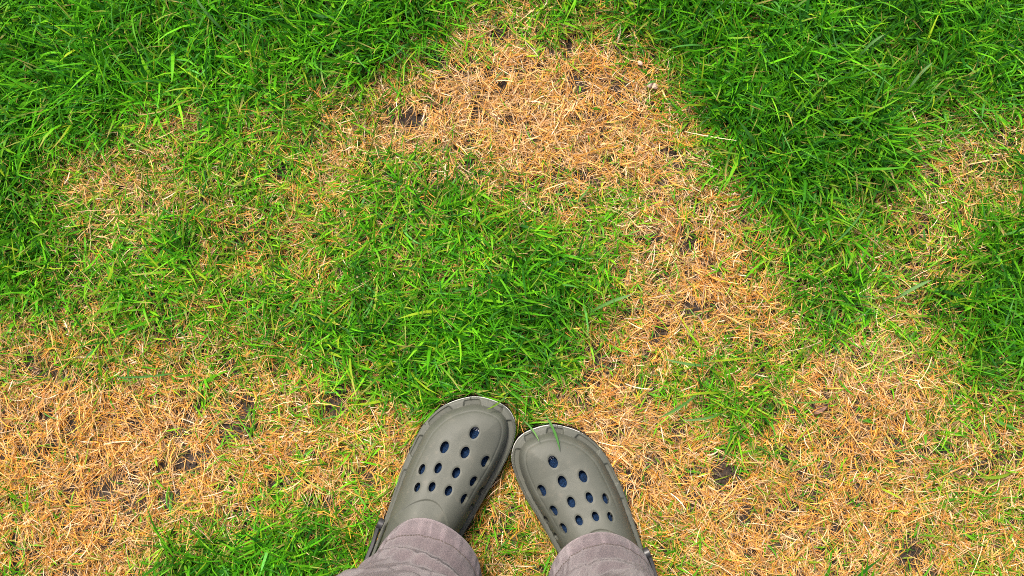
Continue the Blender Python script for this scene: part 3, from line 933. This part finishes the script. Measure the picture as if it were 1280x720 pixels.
# the lawn goes on around the photographed patch: a small tile repeated on a grid
def outer_lawn(name, green, label, cat):
    T = .35; n = 4600
    x = RNG.uniform(-T / 2, T / 2, n); y = RNG.uniform(-T / 2, T / 2, n)
    az = RNG.uniform(0, 2 * math.pi, n)
    isg = RNG.random(n) < (.9 if green else .12)
    L = np.where(isg, .040, .024) * RNG.lognormal(0, .3, n)
    e0 = np.radians(np.where(isg, RNG.normal(58, 15, n), RNG.normal(25, 18, n)))
    e1 = e0 - np.radians(RNG.normal(40, 20, n))
    w = np.where(isg, .0027, .0015) * RNG.lognormal(0, .25, n)
    v, pts, q = ribbons(np.column_stack([x, y, np.zeros(n)]), az, L, e0, e1, w, RNG.normal(0, .5, n), RNG.normal(0, .5, n), [.7, 1, .8, .1], -.5)
    c = np.where(isg[:, None], GREENS[RNG.integers(0, 5, n)], STRAWS[RNG.integers(0, 6, n)])
    fv, fq_ = flat(v, q)
    o = link(name, np_mesh(name, fv, fq_, np.repeat(c, 8, 0)), M_GREEN)
    tag(o, label, cat, kind='stuff')
    ng = bpy.data.node_groups.new('repeat lawn', 'GeometryNodeTree')
    ng.interface.new_socket('Geometry', in_out='INPUT', socket_type='NodeSocketGeometry')
    ng.interface.new_socket('Geometry', in_out='OUTPUT', socket_type='NodeSocketGeometry')
    gi_ = ng.nodes.new('NodeGroupInput'); go = ng.nodes.new('NodeGroupOutput')
    gr = ng.nodes.new('GeometryNodeMeshGrid')
    gr.inputs['Size X'].default_value = 7.28; gr.inputs['Size Y'].default_value = 7.28
    gr.inputs['Vertices X'].default_value = 27; gr.inputs['Vertices Y'].default_value = 27
    ps = ng.nodes.new('GeometryNodeInputPosition'); sx = ng.nodes.new('ShaderNodeSeparateXYZ')
    ng.links.new(ps.outputs[0], sx.inputs[0])
    def math_(op, a, b=None):
        nd = ng.nodes.new('ShaderNodeMath'); nd.operation = op
        for i, v_ in enumerate((a, b)):
            if v_ is None: continue
            if isinstance(v_, (int, float)): nd.inputs[i].default_value = v_
            else: ng.links.new(v_, nd.inputs[i])
        return nd.outputs[0]
    ox = math_('GREATER_THAN', math_('ABSOLUTE', sx.outputs[0]), .75)
    oy = math_('GREATER_THAN', math_('ABSOLUTE', sx.outputs[1]), .47)
    nz = ng.nodes.new('ShaderNodeTexNoise'); nz.inputs['Scale'].default_value = 1.6; nz.inputs['Detail'].default_value = 3
    ng.links.new(ps.outputs[0], nz.inputs['Vector'])
    pick_ = math_('GREATER_THAN' if green else 'LESS_THAN', nz.outputs[0], .47 if green else .53)
    sel = math_('MULTIPLY', math_('MAXIMUM', ox, oy), pick_)
    ri = ng.nodes.new('FunctionNodeRandomValue'); ri.data_type = 'INT'
    ri.inputs['Min'].default_value = 0; ri.inputs['Max'].default_value = 3
    ro = [s for s in ri.outputs if s.type == 'INT'][0]
    [s for s in ri.inputs if s.type == 'INT' and s.name == 'Max'][0].default_value = 3
    ang_ = math_('MULTIPLY', ro, math.pi / 2)
    cb = ng.nodes.new('ShaderNodeCombineXYZ'); ng.links.new(ang_, cb.inputs[2])
    ip = ng.nodes.new('GeometryNodeInstanceOnPoints')
    ng.links.new(gr.outputs['Mesh'], ip.inputs['Points']); ng.links.new(gi_.outputs[0], ip.inputs['Instance'])
    ng.links.new(sel, ip.inputs['Selection'])
    er = ng.nodes.new('FunctionNodeEulerToRotation'); ng.links.new(cb.outputs[0], er.inputs[0])
    ng.links.new(er.outputs[0], ip.inputs['Rotation'])
    ng.links.new(ip.outputs[0], go.inputs[0])
    md = o.modifiers.new('repeat lawn', 'NODES'); md.node_group = ng
    o.location = (0, .1, 0)
outer_lawn('surrounding_lawn', True, 'green lawn continuing around the near patch of turf', 'grass')
outer_lawn('surrounding_dead_grass', False, 'straw coloured dead patches in the lawn farther off', 'dead grass')

# crumbs of soil lying on the bare spots
def crumbs():
    bm = bmesh.new()
    vv, ff = [], []
    t = (1 + 5 ** .5) / 2
    for bx, by, br in BARE:
        for k in range(int(6 + br * 1.6)):
            a = random.uniform(0, 6.283); r = br * math.sqrt(random.random()) * 1.1
            x, y = from_map(bx + r * math.cos(a), by + r * math.sin(a), .0)
            if near_clog(np.array([[x, y, 0.0]]), 6)[0]: continue
            s = random.uniform(.0006, .0026)
            mat = Matrix.Translation((x, y, float(gz(x, y)) + s * .3)) @ Matrix.Rotation(random.uniform(0, 6), 4, 'Z')
            r_ = bmesh.ops.create_icosphere(bm, subdivisions=1, radius=s, matrix=mat)
            for v in r_['verts']:
                v.co += Vector((random.uniform(-.3, .3), random.uniform(-.3, .3), random.uniform(-.3, .3))) * s
    me = bpy.data.meshes.new('soil_crumbs'); bm.to_mesh(me); bm.free()
    o = link('soil_crumbs', me, M_CRUMB)
    tag(o, 'dark crumbs of soil on the bare spots between dead grass', 'soil', kind='stuff')
crumbs()

# ------------------------------------------------------------------ single blades, tufts, pebbles, leaf
def blade_mesh(name, P0, P1, w, lift, sag, base, tip_c, side=0.0, n=9):
    """one broad folded blade from P0 to P1 arching by lift"""
    P0 = np.array(P0, float); P1 = np.array(P1, float)
    d = P1 - P0; pr = np.array([-d[1], d[0], 0]); pr /= np.linalg.norm(pr)
    t = np.linspace(0, 1, n)
    prof = np.interp(t, [0, .12, .5, .8, 1], [.55, .9, 1, .72, .05])
    mid = P0 + d * t[:, None] + np.array([0, 0, 1.0]) * (lift * 4 * t * (1 - t))[:, None] + pr * (side * 4 * t * (1 - t))[:, None]
    vs_, qs, cs = [], [], []
    for i in range(n):
        hw = .5 * w * prof[i]
        up = np.array([0, 0, hw * .35])
        vs_ += [mid[i] - pr * hw + up, mid[i], mid[i] + pr * hw + up]
        c = np.array(base) * (1 - t[i]) + np.array(tip_c) * t[i]
        cs += [c * .95, c * 1.15, c * .95]
        if i:
            a = 3 * (i - 1)
            qs += [(a, a + 1, a + 4, a + 3), (a + 1, a + 2, a + 5, a + 4)]
    return np.array(vs_), np.array(qs), np.array(cs)
GB = (.075, .205, .040); GP = (.14, .27, .085); GD = (.032, .135, .020); GY = (.17, .27, .02)
SINGLE = [
 # map start, map end, heights, width mm, colours, label
 ((278,37,.030),(243,-6,.060),3.8,GB,GP,'pale broad grass blade lying slantwise in the lush grass near the far left corner'),
 ((1126,370,.022),(1165,350,.034),4.4,GP,GP,'pale broad grass blade lying flat beside the bare patch at right'),
 ((742,388,.020),(792,368,.034),4.0,GB,GP,'light green long blade pointing from the central green turf to the dead strip'),
 ((1076,68,.035),(1106,43,.055),3.6,GB,GP,'light green blade slanting through lush grass by the small brown hollow at upper right'),
 ((1138,108,.035),(1166,78,.055),3.8,GP,GP,'greyish green wide blade in the upper right turf below the brown hollow'),
 ((214,467,.010),(142,471,.020),2.8,GB,GD,'long dark green blade lying level across the left dead patch'),
 ((884,457,.014),(828,448,.026),3.2,GB,GP,'long blade stretching left over the dead strip right of the clogs'),
 ((869,494,.016),(822,523,.026),3.4,GB,GB,'long blade slanting down left over straw right of the clogs'),
 ((900,518,.014),(852,525,.024),3.0,GB,GP,'straight blade lying level on straw under the slanting blade right of the clogs'),
 ((684,522,.040),(700,564,.064),3.0,GB,GD,'green blade bent over the toe of the right clog'),
 ((655,526,.034),(674,552,.062),2.2,GB,GP,'thin green blade arching over the inner toe edge of the right clog'),
 ((634,493,.036),(608,512,.060),2.4,GB,GY,'thin green blade lying over the toe rim of the left clog'),
 ((1262,592,.010),(1222,596,.014),4.2,GY,GY,'short wide yellow green blade on the straw at the far right'),
 ((1044,498,.012),(994,503,.022),2.6,GY,GB,'yellowish green blade lying level across straw at lower right'),
 ((1080,262,.030),(1036,310,.034),2.8,GB,GD,'dark green blade slanting down left in the right hand turf'),
]
for (a, b, wmm, c0, c1, lab) in SINGLE:
    pa = from_map(a[0], a[1], a[2]); pb = from_map(b[0], b[1], b[2])
    P0, P1 = np.array([*pa, a[2]]), np.array([*pb, b[2]])
    # root the blade in the turf a little behind its visible start
    dd = P1 - P0; dd /= np.linalg.norm(dd)
    rootp = P0 - dd * .012; rootp[2] = float(gz(rootp[0], rootp[1]))
    v, q_, c = blade_mesh('blade', P0, P1, wmm / 1000, .004, 0, c0, c1, .002)
    st0 = np.array([rootp - np.array([-dd[1], dd[0], 0]) * wmm * .0002, rootp, rootp + np.array([-dd[1], dd[0], 0]) * wmm * .0002])
    v = np.vstack([v, st0]); k = len(v) - 3
    q_ = np.vstack([q_, [(k, k + 1, 1, 0), (k + 1, k + 2, 2, 1)]]); c = np.vstack([c, np.tile(np.array([.2, .26, .06]), (3, 1))])
    o = link('long_grass', np_mesh('long_grass', v, q_, c), M_GREEN)
    tag(o, lab, 'grass', 'single broad grass blades', 'thing')

TUFTS = [((922,500),30,.040,.034,.5,'loose scattered green grass tuft between two dead areas right of the clogs'),
         ((883,452),12,.040,.010,.6,'small sparse green tuft above the loose scattered tuft right of the clogs'),
         ((253,466),16,.026,.007,.9,'small compact bright green tuft in the left dead patch beside bare soil'),
         ((1165,540),12,.032,.012,.6,'thin upright green tuft in the middle of the lower right straw'),
         ((1236,518),18,.034,.010,.9,'compact green tuft at the right edge above the lower right straw'),
         ((125,482),14,.024,.012,.6,'low yellow green tuft in the left dead patch under the long level blade'),
         ((22,622),12,.028,.010,.6,'low green tuft in straw at the lower left edge')]
for (mx, my), n, L0, spr, gr, lab in TUFTS:
    cx_, cy_ = from_map(mx, my, 0.01)
    ra = RNG.uniform(0, 2 * math.pi, n)
    if n == 30: ra = RNG.normal(-1.3, 1.3, n)
    x = cx_ + spr * np.abs(RNG.normal(0, .6, n)) * np.cos(ra); y = cy_ + spr * np.abs(RNG.normal(0, .6, n)) * np.sin(ra)
    L = L0 * RNG.lognormal(0, .28, n)
    e0 = np.radians(RNG.normal(50, 14, n)); e1 = e0 - np.radians(RNG.normal(55, 15, n))
    w = np.clip(RNG.lognormal(math.log(.0026), .2, n), .0015, .0040)
    v, pts, q_ = ribbons(np.column_stack([x, y, gz(x, y)]), ra, L, e0, e1, w, RNG.normal(0, .4, n), RNG.normal(0, .4, n), [.55, .95, 1, .86, .58, .08], .003)
    pal = GREENS[[0, 1, 2, 4, 5] if gr < .7 else [0, 1, 1, 4, 6]]
    c = pal[RNG.integers(0, 5, n)] * RNG.lognormal(0, .15, (n, 1))
    fv, fq_ = flat(v, q_)
    o = link('grass_tuft', np_mesh('grass_tuft', fv, fq_, np.repeat(c, 12, 0)), M_GREEN)
    tag(o, lab, 'grass tuft', 'isolated green tufts in the dead grass')

def pebble(mx, my, s, lab):
    x, y = from_map(mx, my, .012)
    bm = bmesh.new(); bmesh.ops.create_icosphere(bm, subdivisions=3, radius=1)
    rs = random.uniform(0, 50)
    for v in bm.verts:
        k = 1 + .5 * (float(vnoise(np.array(v.co.x * 1.6 + rs), np.array(v.co.y * 1.6 + v.co.z))) - .5)
        v.co = Vector((v.co.x * s * 1.25 * k, v.co.y * s * k, v.co.z * s * .75 * k))
    me = bpy.data.meshes.new('pebble'); bm.to_mesh(me); bm.free(); smooth_mesh(me)
    o = link('pebble', me, M_PEBBLE); o.location = (x, y, float(gz(x, y)) + .011); o.rotation_euler = (.2, .1, rs)
    tag(o, lab, 'pebble', 'pale pebbles on the dead grass')
pebble(813, 105, .0034, 'pinkish pebble on straw, left one of the touching pair by the upper dead patch')
pebble(819, 107, .0038, 'pinkish pebble on straw, right one of the touching pair by the upper dead patch')
pebble(801, 78, .0032, 'small pinkish pebble alone above the touching pair of pebbles')

# the withered leaf
lx, ly = from_map(1026, 511, .010)
bm = bmesh.new(); rows = []
for i in range(9):
    t = i / 8; hw = .0065 * math.sin(math.pi * min(1, t * .96 + .02)) ** .8 * (1 - .3 * t)
    r_ = []
    for j in range(5):
        s = (j - 2) / 2
        r_.append(bm.verts.new((hw * s, (t - .5) * .026, .0045 * abs(s) ** 1.5 + .003 * math.sin(4 * t + s) + .0012 * math.sin(9 * t))))
    rows.append(r_)
for a, b in zip(rows[:-1], rows[1:]):
    for j in range(4):
        bm.faces.new((a[j], a[j + 1], b[j + 1], b[j]))
me = bpy.data.meshes.new('withered_leaf'); bm.to_mesh(me); bm.free(); smooth_mesh(me)
leaf = link('withered_leaf', me, M_LEAF); leaf.location = (lx, ly, float(gz(lx, ly)) + .010); leaf.rotation_euler = (.1, -.1, -1.0); leaf.scale = (.75, .8, .8)
so = leaf.modifiers.new('thickness', 'SOLIDIFY'); so.thickness = .0004
tag(leaf, 'curled dark brown withered leaf on straw in the lower right dead patch', 'leaf')
